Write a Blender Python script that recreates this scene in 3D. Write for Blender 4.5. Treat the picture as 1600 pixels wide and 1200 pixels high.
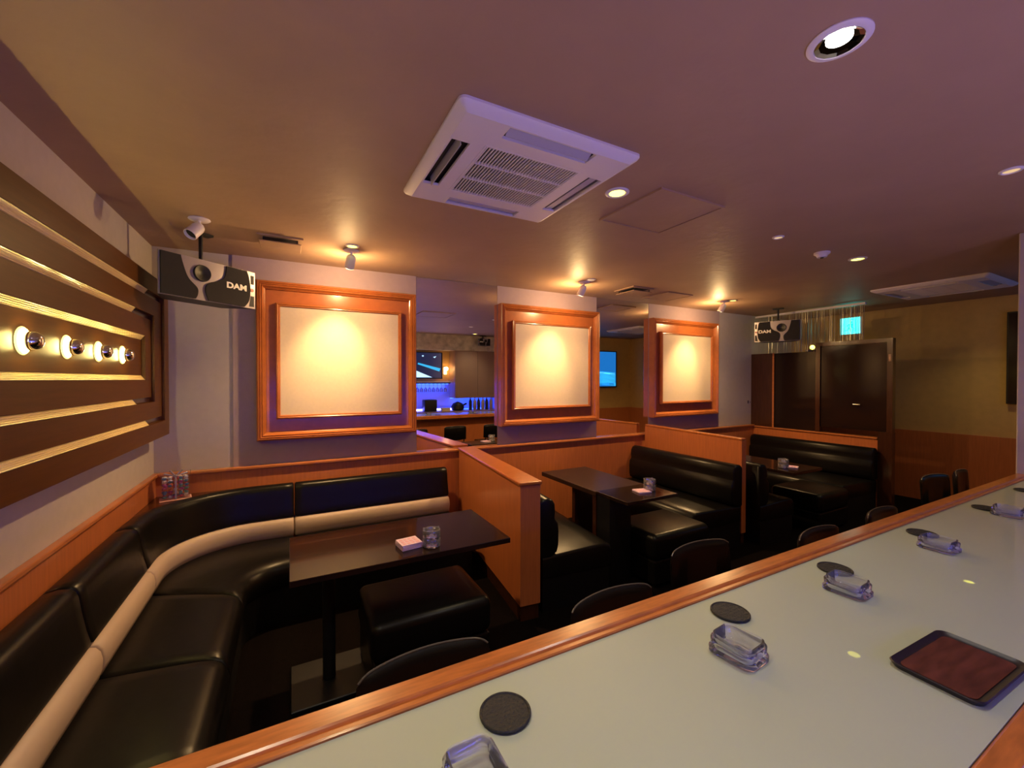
import bpy, bmesh, math, random
from mathutils import Vector, Matrix
random.seed(7)
PI = math.pi
R = math.radians
sc = bpy.context.scene
for o in list(bpy.data.objects):
    bpy.data.objects.remove(o, do_unlink=True)
COL = sc.collection

# ------------------------------------------------------------------ camera
cam = bpy.data.cameras.new('camera')
cam.sensor_width = 36.0
cam.lens = 649.7 / 1600.0 * 36.0
cam.clip_start = 0.02
camo = bpy.data.objects.new('camera', cam)
camo.location = (0, 0, 1.5)
camo.rotation_euler = (R(90 - 0.67), 0, R(-27.98))
COL.objects.link(camo)
sc.camera = camo

# ------------------------------------------------------------------ world and exposure
w = bpy.data.worlds.new('world'); sc.world = w
w.use_nodes = True
w.node_tree.nodes['Background'].inputs[0].default_value = (0.10, 0.09, 0.12, 1)
w.node_tree.nodes['Background'].inputs[1].default_value = 0.3
sc.view_settings.view_transform = 'Standard'
sc.view_settings.look = 'None'
sc.view_settings.gamma = 1.0
sc.view_settings.use_curve_mapping = False
sc.view_settings.exposure = 0.45

# ------------------------------------------------------------------ light (the room's own lamps, plus added fill lamps in the bar aisle)
WARM = (1.0, 0.62, 0.26)
AMBER = (1.0, 0.50, 0.18)
LAMPC = (1.0, 0.80, 0.45)
BLUE = (0.02, 0.07, 1.0)
P_SPOT = 52.0       # track spots on the framed panels
P_FLOOD = 60.0
P_WASH = 13.0        # spill around those spots
P_DOWN = 15.0        # downlights
P_BULB = 2.4        # silver-crowned bulbs on the left wall
P_BLUE = 18.0       # blue strip light of the back bar
P_BLUEUP = 12.0
P_BAR = 14.0
P_FILL = 14.0      # added, unseen fill lamps in the bar aisle

def add_light(kind, name, loc, power, color, target=None, size=0.05, angle=70, blend=0.6, sizey=None):
    l = bpy.data.lights.new(name, kind)
    l.energy = power; l.color = color
    if kind == 'AREA':
        l.size = size
        if sizey: l.shape = 'RECTANGLE'; l.size_y = sizey
    else:
        l.shadow_soft_size = size
    if kind == 'SPOT':
        l.spot_size = R(angle); l.spot_blend = blend
    o = bpy.data.objects.new(name, l); o.location = loc
    if target is not None:
        d = Vector(target) - Vector(loc)
        o.rotation_euler = d.to_track_quat('-Z', 'Y').to_euler()
    COL.objects.link(o)
    return o

# ------------------------------------------------------------------ materials
MATS = {}
def lin(c):
    return tuple(((x/255.0)/12.92 if x/255.0 <= 0.04045 else ((x/255.0+0.055)/1.055)**2.4) for x in c) + (1,)

def mat(name, col, rough=0.5, metal=0.0, coat=0.0, coat_rough=0.05, emis=None, estr=0.0, trans=0.0, ior=1.45,
        noise=0.0, nscale=8.0, stretch=(1, 1, 1), bump=0.0, bscale=60.0, spec=0.5, sheen=0.0):
    m = bpy.data.materials.new(name); m.use_nodes = True
    nt = m.node_tree; b = nt.nodes['Principled BSDF']
    I = b.inputs
    c = col if len(col) == 4 else tuple(col) + (1,)
    I['Base Color'].default_value = c
    I['Roughness'].default_value = rough
    I['Metallic'].default_value = metal
    I['IOR'].default_value = ior
    I['Specular IOR Level'].default_value = spec
    I['Coat Weight'].default_value = coat
    I['Coat Roughness'].default_value = coat_rough
    I['Transmission Weight'].default_value = trans
    I['Sheen Weight'].default_value = sheen
    if emis:
        I['Emission Color'].default_value = tuple(emis)[:3] + (1,)
        I['Emission Strength'].default_value = estr
    if noise > 0 or bump > 0:
        tc = nt.nodes.new('ShaderNodeTexCoord')
        mp = nt.nodes.new('ShaderNodeMapping'); mp.inputs['Scale'].default_value = stretch
        nt.links.new(tc.outputs['Object'], mp.inputs[0])
    if noise > 0:
        n = nt.nodes.new('ShaderNodeTexNoise'); n.inputs['Scale'].default_value = nscale
        n.inputs['Detail'].default_value = 5
        nt.links.new(mp.outputs[0], n.inputs[0])
        cr = nt.nodes.new('ShaderNodeValToRGB')
        cr.color_ramp.elements[0].position = 0.3; cr.color_ramp.elements[1].position = 0.7
        cr.color_ramp.elements[0].color = tuple(x*(1-noise) for x in c[:3]) + (1,)
        cr.color_ramp.elements[1].color = tuple(min(1, x*(1+noise)) for x in c[:3]) + (1,)
        nt.links.new(n.outputs[0], cr.inputs[0])
        nt.links.new(cr.outputs[0], I['Base Color'])
    if bump > 0:
        n2 = nt.nodes.new('ShaderNodeTexNoise'); n2.inputs['Scale'].default_value = bscale
        n2.inputs['Detail'].default_value = 3
        nt.links.new(mp.outputs[0], n2.inputs[0])
        bp = nt.nodes.new('ShaderNodeBump'); bp.inputs['Strength'].default_value = bump
        bp.inputs['Distance'].default_value = 0.01
        nt.links.new(n2.outputs[0], bp.inputs['Height'])
        nt.links.new(bp.outputs[0], I['Normal'])
        if coat > 0: nt.links.new(bp.outputs[0], I['Coat Normal'])
    MATS[name] = m
    return m

M_ceil = mat('ceiling_paint', (0.42, 0.28, 0.19), 0.55, noise=0.05, nscale=3, bump=0.25, bscale=14, spec=0.35)
M_wall = mat('wall_paper', (0.50, 0.45, 0.44), 0.7, noise=0.03, nscale=20, bump=0.12, bscale=180)
M_col = mat('column_paper', (0.38, 0.29, 0.32), 0.7, noise=0.03, nscale=20, bump=0.12, bscale=180)
M_yel = mat('end_wall_paper', (0.60, 0.40, 0.15), 0.75, noise=0.05, nscale=15, bump=0.1, bscale=150)
M_wood = mat('orange_wood', (0.50, 0.17, 0.055), 0.32, noise=0.16, nscale=5, stretch=(1.2, 1.2, 14), coat=0.25, coat_rough=0.15)
M_woodz = mat('upright_grain_wood', (0.52, 0.165, 0.055), 0.32, noise=0.10, nscale=5, stretch=(14, 14, 1.0), coat=0.3, coat_rough=0.15)
M_mahog = mat('mahogany_wood', (0.10, 0.035, 0.006), 0.42, noise=0.12, nscale=5, stretch=(6, 1, 14), spec=0.22)
M_frame = mat('frame_wood', (0.42, 0.13, 0.035), 0.3, noise=0.1, nscale=5, stretch=(3, 3, 3), coat=0.35, coat_rough=0.12)
M_strip = mat('reeded_maple', (0.92, 0.74, 0.38), 0.35, noise=0.14, nscale=4, stretch=(20, 1.5, 120), coat=0.5, coat_rough=0.12)
M_cream = mat('cream_fabric', (0.66, 0.55, 0.42), 0.8, noise=0.03, nscale=60, bump=0.1, bscale=400)
M_black = mat('black_vinyl', (0.006, 0.0055, 0.006), 0.33, bump=0.12, bscale=9, spec=0.28)
M_glint = mat('rim_highlight', (0.10, 0.09, 0.09), 0.25)  # paler grey that stands in for the highlight along the chair tops
M_band = mat('beige_vinyl', (0.58, 0.45, 0.38), 0.5, bump=0.1, bscale=12)
M_table = mat('dark_table', (0.022, 0.011, 0.008), 0.14, noise=0.2, nscale=4, stretch=(1, 12, 1), spec=0.3, coat=0.25, coat_rough=0.04)
M_darkw = mat('dark_wood', (0.055, 0.018, 0.009), 0.25, noise=0.2, nscale=5, stretch=(10, 10, 1), coat=0.4, coat_rough=0.1)
M_smoke = mat('smoked_glass', (0.018, 0.010, 0.009), 0.12, spec=0.35)
M_floor = mat('dark_carpet', (0.004, 0.002, 0.002), 0.95, noise=0.3, nscale=40, bump=0.4, bscale=200, spec=0.1)
M_glasstop = mat('frosted_glass_top', (0.44, 0.49, 0.40), 0.45, spec=0.2, coat=0.6, coat_rough=0.015, noise=0.02, nscale=3)
M_rail = mat('counter_rail_wood', (0.50, 0.155, 0.035), 0.28, noise=0.22, nscale=9, stretch=(1.5, 10, 10), coat=0.5, coat_rough=0.15)
M_rubber = mat('black_rubber', (0.015, 0.016, 0.02), 0.6, bump=0.5, bscale=120)
def clearmat(name, tint, gl, base=0.06):
    m = bpy.data.materials.new(name); m.use_nodes = True
    nt = m.node_tree; nt.nodes.clear()
    out = nt.nodes.new('ShaderNodeOutputMaterial')
    tr = nt.nodes.new('ShaderNodeBsdfTransparent'); tr.inputs[0].default_value = tint + (1,)
    g = nt.nodes.new('ShaderNodeBsdfGlossy'); g.inputs['Color'].default_value = (0.95, 0.95, 1, 1); g.inputs['Roughness'].default_value = 0.04
    df = nt.nodes.new('ShaderNodeBsdfDiffuse'); df.inputs[0].default_value = (0.8, 0.8, 0.85, 1)
    lw = nt.nodes.new('ShaderNodeFresnel'); lw.inputs[0].default_value = gl
    mx = nt.nodes.new('ShaderNodeMixShader'); m2 = nt.nodes.new('ShaderNodeMixShader'); m2.inputs[0].default_value = base
    nt.links.new(tr.outputs[0], m2.inputs[1]); nt.links.new(df.outputs[0], m2.inputs[2])
    nt.links.new(lw.outputs[0], mx.inputs[0]); nt.links.new(m2.outputs[0], mx.inputs[1]); nt.links.new(g.outputs[0], mx.inputs[2])
    nt.links.new(mx.outputs[0], out.inputs[0])
    return m
M_clear = clearmat('clear_plastic', (0.96, 0.965, 0.98), 1.36, 0.10)
M_glass = clearmat('clear_glass', (0.96, 0.97, 0.96), 1.75, 0.20)
M_white = mat('white_plastic', (0.80, 0.76, 0.80), 0.4, spec=0.5)
M_dark = mat('dark_recess', (0.01, 0.01, 0.014), 0.6)
M_flapblue = mat('louver_plastic', (0.50, 0.48, 0.55), 0.3)
M_blk = mat('black_plastic', (0.006, 0.006, 0.008), 0.45)
M_grille = mat('speaker_cloth', (0.014, 0.013, 0.015), 0.8, bump=0.4, bscale=500)
M_silver = mat('silver_plastic', (0.34, 0.30, 0.33), 0.35, metal=0.35)
M_chrome = mat('chrome', (0.75, 0.75, 0.78), 0.08, metal=1.0)
M_mirror = mat('mirror_silver', (0.86, 0.86, 0.88), 0.0, metal=1.0)
M_logo = mat('white_logo', (0.85, 0.82, 0.72), 0.4, emis=(1, .95, .8), estr=0.0)
M_crownbulb = mat('crown_bulb_glow', (1, 0.9, 0.5), 0.4, emis=(1.0, 0.86, 0.22), estr=1.6)
M_neck = mat('bulb_neck_glow', (1, 0.9, 0.5), 0.4, emis=(1.0, 0.78, 0.24), estr=P_BULB*90)
M_lens = mat('downlight_lens', (1, 0.95, 0.6), 0.4, emis=(1.0, 0.95, 0.10), estr=4.0)
M_lensw = mat('halogen_lens', (1, 1, 1), 0.4, emis=(1.0, 0.97, 0.80), estr=22.0)
M_lensdim = mat('dim_lens', (0.6, 0.5, 0.3), 0.3, emis=(1.0, 0.7, 0.3), estr=0.5)
M_exit = mat('exit_green', (0.0, 0.5, 0.4), 0.5, emis=(0.0, 0.95, 0.70), estr=1.3)
M_exitw = mat('exit_white', (0.6, 0.9, 0.9), 0.5, emis=(0.02, 0.95, 0.85), estr=2.2)
M_exitd = mat('exit_figure', (0.0, 0.2, 0.15), 0.5, emis=(0.0, 0.32, 0.30), estr=1.0)
M_strand = mat('silvery_strand', (0.45, 0.42, 0.36), 0.3, metal=0.6)
M_pink = mat('pink_paper', (0.80, 0.42, 0.55), 0.6, noise=0.12, nscale=60)
M_pale = mat('pale_paper', (0.80, 0.58, 0.76), 0.6)
M_tray = mat('brown_leather_tray', (0.10, 0.028, 0.022), 0.3, noise=0.45, nscale=7, stretch=(1.5, 8, 1), coat=0.3)
M_trayrim = mat('tray_rim', (0.016, 0.010, 0.016), 0.4)
M_blueled = mat('blue_led', (0.05, 0.1, 1), 0.4, emis=(0.02, 0.07, 1.0), estr=14.0)
M_splash = mat('pale_backsplash', (0.45, 0.47, 0.6), 0.35)
M_cab = mat('cabinet_laminate', (0.34, 0.22, 0.17), 0.5)
M_marble = mat('patterned_cornice', (0.60, 0.53, 0.42), 0.4, noise=0.35, nscale=7)
M_warmglow = mat('sconce_glow', (1, .7, .3), 0.5, emis=(1.0, 0.58, 0.18), estr=6.0)
M_scr = mat('screen_black', (0.01, 0.012, 0.03), 0.15, emis=(0.02, 0.03, 0.10), estr=0.5)
M_scr_cy = mat('screen_cyan', (0, .3, .5), 0.3, emis=(0.03, 0.40, 0.75), estr=1.0)
M_scr_bl = mat('screen_blue', (0, .1, .5), 0.3, emis=(0.01, 0.14, 0.45), estr=1.0)
M_scr_w = mat('screen_pale', (.4, .6, .8), 0.3, emis=(0.45, 0.75, 1.0), estr=1.2)

# ------------------------------------------------------------------ mesh helpers
def B(): return bmesh.new()

def box(bm, x0, x1, y0, y1, z0, z1, r=0.0, seg=2):
    ret = bmesh.ops.create_cube(bm, size=1.0)
    vs = ret['verts']
    for v in vs:
        v.co.x = x0 + (v.co.x + 0.5)*(x1-x0)
        v.co.y = y0 + (v.co.y + 0.5)*(y1-y0)
        v.co.z = z0 + (v.co.z + 0.5)*(z1-z0)
    if r > 0:
        es = list({e for v in vs for e in v.link_edges})
        bmesh.ops.bevel(bm, geom=es, offset=r, segments=seg, profile=0.5, affect='EDGES', clamp_overlap=True)
    return bm

def cyl(bm, p, q, r0, r1=None, n=20, cap=True):
    r1 = r0 if r1 is None else r1
    p, q = Vector(p), Vector(q); d = (q-p)
    quat = d.to_track_quat('Z', 'Y')
    m = Matrix.Translation((p+q)/2) @ quat.to_matrix().to_4x4()
    bmesh.ops.create_cone(bm, cap_ends=cap, segments=n, radius1=r0, radius2=r1, depth=d.length, matrix=m)
    return bm

def ball(bm, c, r, n=20, sc3=(1, 1, 1)):
    m = Matrix.Translation(Vector(c)) @ Matrix.Diagonal((sc3[0], sc3[1], sc3[2], 1))
    bmesh.ops.create_uvsphere(bm, u_segments=n, v_segments=n//2+2, radius=r, matrix=m)
    return bm

def lathe(bm, prof, n=32, center=(0, 0, 0), closed=False):
    rings = []
    for (r, z) in prof:
        if r < 1e-6:
            rings.append([bm.verts.new((center[0], center[1], center[2]+z))])
        else:
            rings.append([bm.verts.new((center[0]+r*math.cos(2*PI*i/n), center[1]+r*math.sin(2*PI*i/n), center[2]+z)) for i in range(n)])
    prs = list(zip(rings[:-1], rings[1:]))
    if closed: prs.append((rings[-1], rings[0]))
    for a, b in prs:
        if len(a) == 1 and len(b) == 1: continue
        for i in range(n):
            j = (i+1) % n
            if len(a) == 1: bm.faces.new((a[0], b[j], b[i]))
            elif len(b) == 1: bm.faces.new((a[i], a[j], b[0]))
            else: bm.faces.new((a[i], a[j], b[j], b[i]))
    return bm

def prism(bm, pts, axis, a, b):
    """extrude a 2D polygon along an axis from a to b; pts are the two other coordinates in xyz order"""
    def mk(p, t):
        if axis == 'x': return (t, p[0], p[1])
        if axis == 'y': return (p[0], t, p[1])
        return (p[0], p[1], t)
    v0 = [bm.verts.new(mk(p, a)) for p in pts]
    v1 = [bm.verts.new(mk(p, b)) for p in pts]
    n = len(pts)
    bm.faces.new(v0); bm.faces.new(v1[::-1])
    for i in range(n):
        j = (i+1) % n
        bm.faces.new((v0[i], v1[i], v1[j], v0[j]))
    return bm

def loft(bm, rings, close_ring=True, cap=True):
    vr = [[bm.verts.new(p) for p in ring] for ring in rings]
    n = len(vr[0])
    for a, b in zip(vr[:-1], vr[1:]):
        for i in range(n if close_ring else n-1):
            j = (i+1) % n
            bm.faces.new((a[i], a[j], b[j], b[i]))
    if cap:
        bm.faces.new(vr[0][::-1]); bm.faces.new(vr[-1])
    return bm

def rrect(cx, cy, hx, hy, r, n=5):
    pts = []
    for (sx, sy, a0) in ((1, 1, 0), (-1, 1, 90), (-1, -1, 180), (1, -1, 270)):
        for i in range(n+1):
            a = R(a0 + 90*i/n)
            pts.append((cx + sx*(hx-r) + r*math.cos(a), cy + sy*(hy-r) + r*math.sin(a)))
    return pts

def plate(bm, xs, ys, z0, z1, holes):
    """slab with rectangular holes, cut on a grid; holes = (x0,x1,y0,y1)"""
    X = sorted(set(xs + [h[i] for h in holes for i in (0, 1)]))
    Y = sorted(set(ys + [h[i] for h in holes for i in (2, 3)]))
    def solid(i, j):
        if i < 0 or j < 0 or i >= len(X)-1 or j >= len(Y)-1: return False
        cx, cy = (X[i]+X[i+1])/2, (Y[j]+Y[j+1])/2
        return not any(h[0] < cx < h[1] and h[2] < cy < h[3] for h in holes)
    vc = {}
    def V(x, y, z):
        k = (round(x, 5), round(y, 5), round(z, 5))
        if k not in vc: vc[k] = bm.verts.new(k)
        return vc[k]
    for i in range(len(X)-1):
        for j in range(len(Y)-1):
            if not solid(i, j): continue
            a, b, c, d = X[i], X[i+1], Y[j], Y[j+1]
            bm.faces.new((V(a, c, z1), V(b, c, z1), V(b, d, z1), V(a, d, z1)))
            bm.faces.new((V(a, d, z0), V(b, d, z0), V(b, c, z0), V(a, c, z0)))
            if not solid(i-1, j): bm.faces.new((V(a, c, z0), V(a, c, z1), V(a, d, z1), V(a, d, z0)))
            if not solid(i+1, j): bm.faces.new((V(b, d, z0), V(b, d, z1), V(b, c, z1), V(b, c, z0)))
            if not solid(i, j-1): bm.faces.new((V(b, c, z0), V(b, c, z1), V(a, c, z1), V(a, c, z0)))
            if not solid(i, j+1): bm.faces.new((V(a, d, z0), V(a, d, z1), V(b, d, z1), V(b, d, z0)))
    return bm

def obj(name, bm, m, parent=None, smooth=False, label=None, angle=40):
    bmesh.ops.recalc_face_normals(bm, faces=bm.faces)
    me = bpy.data.meshes.new(name)
    if smooth:
        for f in bm.faces: f.smooth = True
        for e in bm.edges:
            if len(e.link_faces) == 2 and e.calc_face_angle(0) > R(angle): e.smooth = False
    bm.to_mesh(me); bm.free()
    me.materials.append(m)
    o = bpy.data.objects.new(name, me)
    COL.objects.link(o)
    if parent: o.parent = parent
    if label: o['label'] = label
    return o

def tag(o, label, cat, group=None):
    o['label'] = label; o['category'] = cat
    if group: o['group'] = group
    return o

def thing(name, label, cat, loc=(0, 0, 0), rotz=0, group=None, rot=None):
    o = bpy.data.objects.new(name, None)
    o.empty_display_size = 0.05
    o.location = loc; o.rotation_euler = rot if rot else (0, 0, rotz)
    COL.objects.link(o)
    return tag(o, label, cat, group)

def struct(name, bm, m, parent=None, smooth=False):
    o = obj(name, bm, m, parent, smooth)
    if not parent: o['kind'] = 'structure'
    return o

def dup(root, loc, rotz=None, label=None, group=None):
    r = root.copy(); COL.objects.link(r); r.location = loc
    if rotz is not None: r.rotation_euler = (0, 0, rotz)
    if label: r['label'] = label
    if group: r['group'] = group
    for ch in list(root.children):
        c = ch.copy(); COL.objects.link(c); c.parent = r
        for g in list(ch.children):
            d = g.copy(); COL.objects.link(d); d.parent = c
    return r

def text_mesh(s, size, depth, bold=0.0):
    cu = bpy.data.curves.new('t', 'FONT'); cu.body = s; cu.size = size; cu.extrude = depth; cu.offset = bold
    cu.align_x = 'CENTER'; cu.align_y = 'CENTER'
    o = bpy.data.objects.new('t', cu); COL.objects.link(o)
    dg = bpy.context.evaluated_depsgraph_get()
    me = bpy.data.meshes.new_from_object(o.evaluated_get(dg))
    bm = B(); bm.from_mesh(me)
    bpy.data.objects.remove(o); bpy.data.meshes.remove(me)
    return bm

def xform(bm, m):
    bmesh.ops.transform(bm, matrix=m, verts=bm.verts); return bm

# ------------------------------------------------------------------ room shell
XL, XR, YW, YM, ZC = -0.845, 6.95, 3.697, 3.70, 2.42
YB = -1.18          # back wall of the bar
struct('floor', box(B(), XL-0.1, XR+0.1, YB-0.1, 3.9, -0.06, 0.0), M_floor)
struct('ceiling', box(B(), XL-0.1, XR+0.1, YB-0.1, 3.9, ZC, ZC+0.08), M_ceil)
struct('wall_left', box(B(), XL-0.1, XL, YB-0.1, 3.9, 0, ZC), M_wall)
struct('wall_right', box(B(), XR, XR+0.1, YB-0.1, 3.9, 0, ZC), M_yel)
struct('wall_back', box(B(), XL, XR, YM+0.012, YM+0.1, 0, ZC), M_wall)
struct('wall_bar', box(B(), XL, 4.05, YB-0.1, YB, 0, ZC), M_yel)
bm = B(); box(bm, 4.05, XR, 0.02, 0.16, 0, ZC)
struct('wall_front', bm, M_yel)
bm = B(); box(bm, 4.05, 4.20, YB, 0.824, 0, ZC, 0.006, 1)
struct('wall_pillar', bm, M_wall)
for k, (a, b) in enumerate(((-0.381, 0.992), (1.801, 3.043), (3.848, 5.173))):
    struct('wall_column_%d' % (k+1), box(B(), a, b, YW, YM+0.011, 0.84, ZC), M_col)
# wainscot panelling and its ledge
struct('trim_1', box(B(), XL+0.001, 5.90, 3.665, 3.699, 0, 0.825), M_woodz)
bm = B(); box(bm, XL+0.001, 5.90, 3.645, 3.6965, 0.826, 0.848, 0.005, 2)
struct('trim_2', bm, M_wood)
struct('trim_3', box(B(), XL+0.001, XL+0.02, 0.83, 3.664, 0, 0.825), M_woodz)
bm = B(); box(bm, XL+0.001, XL+0.035, 0.83, 3.644, 0.826, 0.848, 0.005, 2)
struct('trim_4', bm, M_wood)
struct('trim_5', box(B(), XR-0.025, XR-0.001, 0.19, 3.72, 0, 0.855), M_woodz)
struct('trim_6', box(B(), 4.21, XR-0.026, 0.161, 0.185, 0, 0.855), M_woodz)

# mirrors between the columns
for nm, a, b, lb in (('a', 0.994, 1.799, 'wall mirror between first and second framed panels, reflecting the bar'),
                 ('b', 3.045, 3.846, 'wall mirror between second and third framed panels, reflecting a blue screen')):
    o = obj('wall_mirror', box(B(), a, b, YM, YM+0.010, 0.85, ZC-0.004), M_mirror)
    tag(o, lb, 'mirror', 'mirrors between the columns')

# ------------------------------------------------------------------ framed cream panels
def frame_ring(bm, x0, x1, z0, z1, prof):
    """closed moulding: prof = list of (inset, y); swept round a rectangle with mitred corners"""
    rings = []
    for (ins, y) in prof:
        rings.append([(x0+ins, y, z0+ins), (x1-ins, y, z0+ins), (x1-ins, y, z1-ins), (x0+ins, y, z1-ins)])
    rings.append(rings[0])
    vr = [[bm.verts.new(p) for p in r] for r in rings[:-1]]
    vr.append(vr[0])
    for a, b in zip(vr[:-1], vr[1:]):
        for i in range(4):
            j = (i+1) % 4
            bm.faces.new((a[i], a[j], b[j], b[i]))
    return bm

def framed_panel(x0, x1, label):
    z0, z1 = 1.035, 2.240
    t = thing('framed_panel', label, 'wall panel', ((x0+x1)/2, YW, z0), 0, 'square framed panels on the columns')
    h = (x1-x0)/2; H = z1-z0
    # coordinates local: x centred, y=0 at the column face (negative = out), z up from the bottom
    pr = [(0, -0.001), (0, -0.076), (0.006, -0.084), (0.014, -0.087), (0.018, -0.080), (0.026, -0.086), (0.032, -0.078),
          (0.040, -0.082), (0.046, -0.072), (0.052, -0.062), (0.058, -0.058), (0.064, -0.040), (0.064, -0.001)]
    obj('outer_frame', frame_ring(B(), -h, h, 0, H, pr), M_frame, t)
    obj('back_board', box(B(), -h+0.0635, h-0.0635, -0.045, -0.006, 0.0635, H-0.0635), M_frame, t)
    i = 0.128; tz = 0.160
    pr = [(0, -0.046), (0, -0.080), (0.006, -0.088), (0.012, -0.090), (0.018, -0.085), (0.024, -0.086), (0.030, -0.076), (0.030, -0.046)]
    obj('inner_frame', frame_ring(B(), -h+i, h-i, tz, H-tz, pr), M_frame, t)
    obj('fabric_panel', box(B(), -h+i+0.028, h-i-0.028, -0.074, -0.047, tz+0.028, H-tz-0.028), M_cream, t)
    return t
framed_panel(-0.229, 0.973, 'square wood-framed cream panel beside the black loudspeaker')
framed_panel(1.806, 3.025, 'middle square wood-framed cream panel between the two mirrors')
framed_panel(3.851, 5.055, 'wood-framed cream panel farthest from the loudspeaker, nearest the exit sign')

# ------------------------------------------------------------------ stepped decorative panel on the left wall
def wall_deco():
    zc = 1.626
    y0, yend = 0.55, 3.57
    t = thing('stepped_wall_panel', 'stepped mahogany panel with pale reeded strips and silver-crowned bulbs on left wall',
              'wall panel', (XL, y0, zc))
    L = yend - y0
    # nested rectangles, the middle one deepest: (half height, end offset, face x)
    steps = [(0.495, 0.0, 0.115), (0.366, 0.11, 0.100), (0.236, 0.27, 0.085), (0.102, 0.39, 0.068)]
    # four boards, each a ring round the next
    for k in range(4):
        hh, eo, fx = steps[k]
        bm = B()
        if k < 3:
            h2, e2, f2 = steps[k+1]
            g = 0.030
            box(bm, 0.002, fx, 0, L-eo, h2+g, hh)
            box(bm, 0.002, fx, 0, L-eo, -hh, -h2-g)
            box(bm, 0.002, fx, L-e2+0.012, L-eo, -h2-g, h2+g)
            obj('board', bm, M_mahog, t)
        else:
            box(bm, 0.002, fx, 0, L-eo, -hh, hh)
            obj('centre_board', bm, M_mahog, t)
    # reeded strips, sloping in towards the bulbs, each a piece of its own
    ends = [None, 0.11, 0.27, 0.39]
    for k in (1, 2, 3):
        hh, eo, fx = steps[k]
        fo = steps[k-1][2]
        for s in (1, -1):
            bm = B()
            n = 5; pts = []
            for q in range(n):
                for (u, b) in ((q/n, 0.0), ((q+0.5)/n, 0.0035), ((q+0.96)/n, 0.0)):
                    pts.append((fx-0.004 + (fo-fx+0.003)*u + b, s*(hh + 0.001 + 0.028*u)))
            pts += [(0.01, s*(hh+0.029)), (0.01, s*(hh+0.001))]
            endv = L - eo - (0.0 if k == 3 else 0.34)
            v = [(a, b) for a, b in pts]
            prism(bm, v, 'y', 0.0, endv)
            obj('reeded_strip', bm, M_strip, t)
            if k < 3:
                obj('dark_groove', box(B(), 0.002, fx-0.01, endv+0.001, L-eo+0.010, min(s*(hh+0.001), s*(hh+0.029)), max(s*(hh+0.001), s*(hh+0.029))), M_darkw, t)
    for k in range(6):
        yy = 2.864 - 0.303*k - y0
        bm = B(); lathe(bm, [(0.0, -0.006), (0.045, -0.006), (0.047, -0.002), (0.043, 0.0015), (0.0, 0.0015)], 28)
        xform(bm, Matrix.Rotation(R(90), 4, 'Y')); xform(bm, Matrix.Translation((0.072, yy, 0)))
        g = obj('bulb', bm, M_crownbulb, t, True, label='glowing bulb with silver crown')
        bm = B()
        lathe(bm, [(0.0, 0.0), (0.027, 0.0), (0.032, 0.006), (0.0325, 0.014), (0.029, 0.025), (0.021, 0.034), (0.010, 0.038), (0.0, 0.039)], 28)
        xform(bm, Matrix.Rotation(R(90), 4, 'Y')); xform(bm, Matrix.Translation((0.080, yy, 0)))
        obj('silver_crown', bm, M_chrome, g, True)
        bm = B(); lathe(bm, [(0.0, 0.0), (0.030, 0.0), (0.030, 0.006), (0.0, 0.006)], 28)
        xform(bm, Matrix.Rotation(R(90), 4, 'Y')); xform(bm, Matrix.Translation((0.0738, yy, 0)))
        obj('glass_neck', bm, M_neck, g, True)
wall_deco()

# ------------------------------------------------------------------ partitions between booths
def partition(x0, x1, y0, y1, top, label, cap=True, over=0.0):
    cx, cy = (x0+x1)/2, y0
    t = thing('booth_partition', label, 'partition', (cx, cy, 0), R(-5.6))
    obj('panel', box(B(), x0-cx, x1-cx, y0-cy, y1-cy, 0.10, top-(0.022 if cap else 0)), M_woodz, t)
    obj('plinth', box(B(), x0-cx+0.006, x1-cx-0.006, y0-cy+0.012, y1-cy, 0.001, 0.099), M_darkw, t)
    if cap:
        bm = B()
        box(bm, x0-cx-over, x1-cx+over, y0-cy-over, y1-cy, top-0.021, top, 0.006, 2)
        obj('top_cap', bm, M_rail, t)
    return t
partition(1.236, 1.371, 2.21, 3.640, 0.866, 'low orange wood partition right of the curved banquette', True, 0.010)
partition(3.600, 3.655, 2.34, 3.636, 0.962, 'taller plain orange wood partition left of the far booth', True, 0.0)

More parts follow.
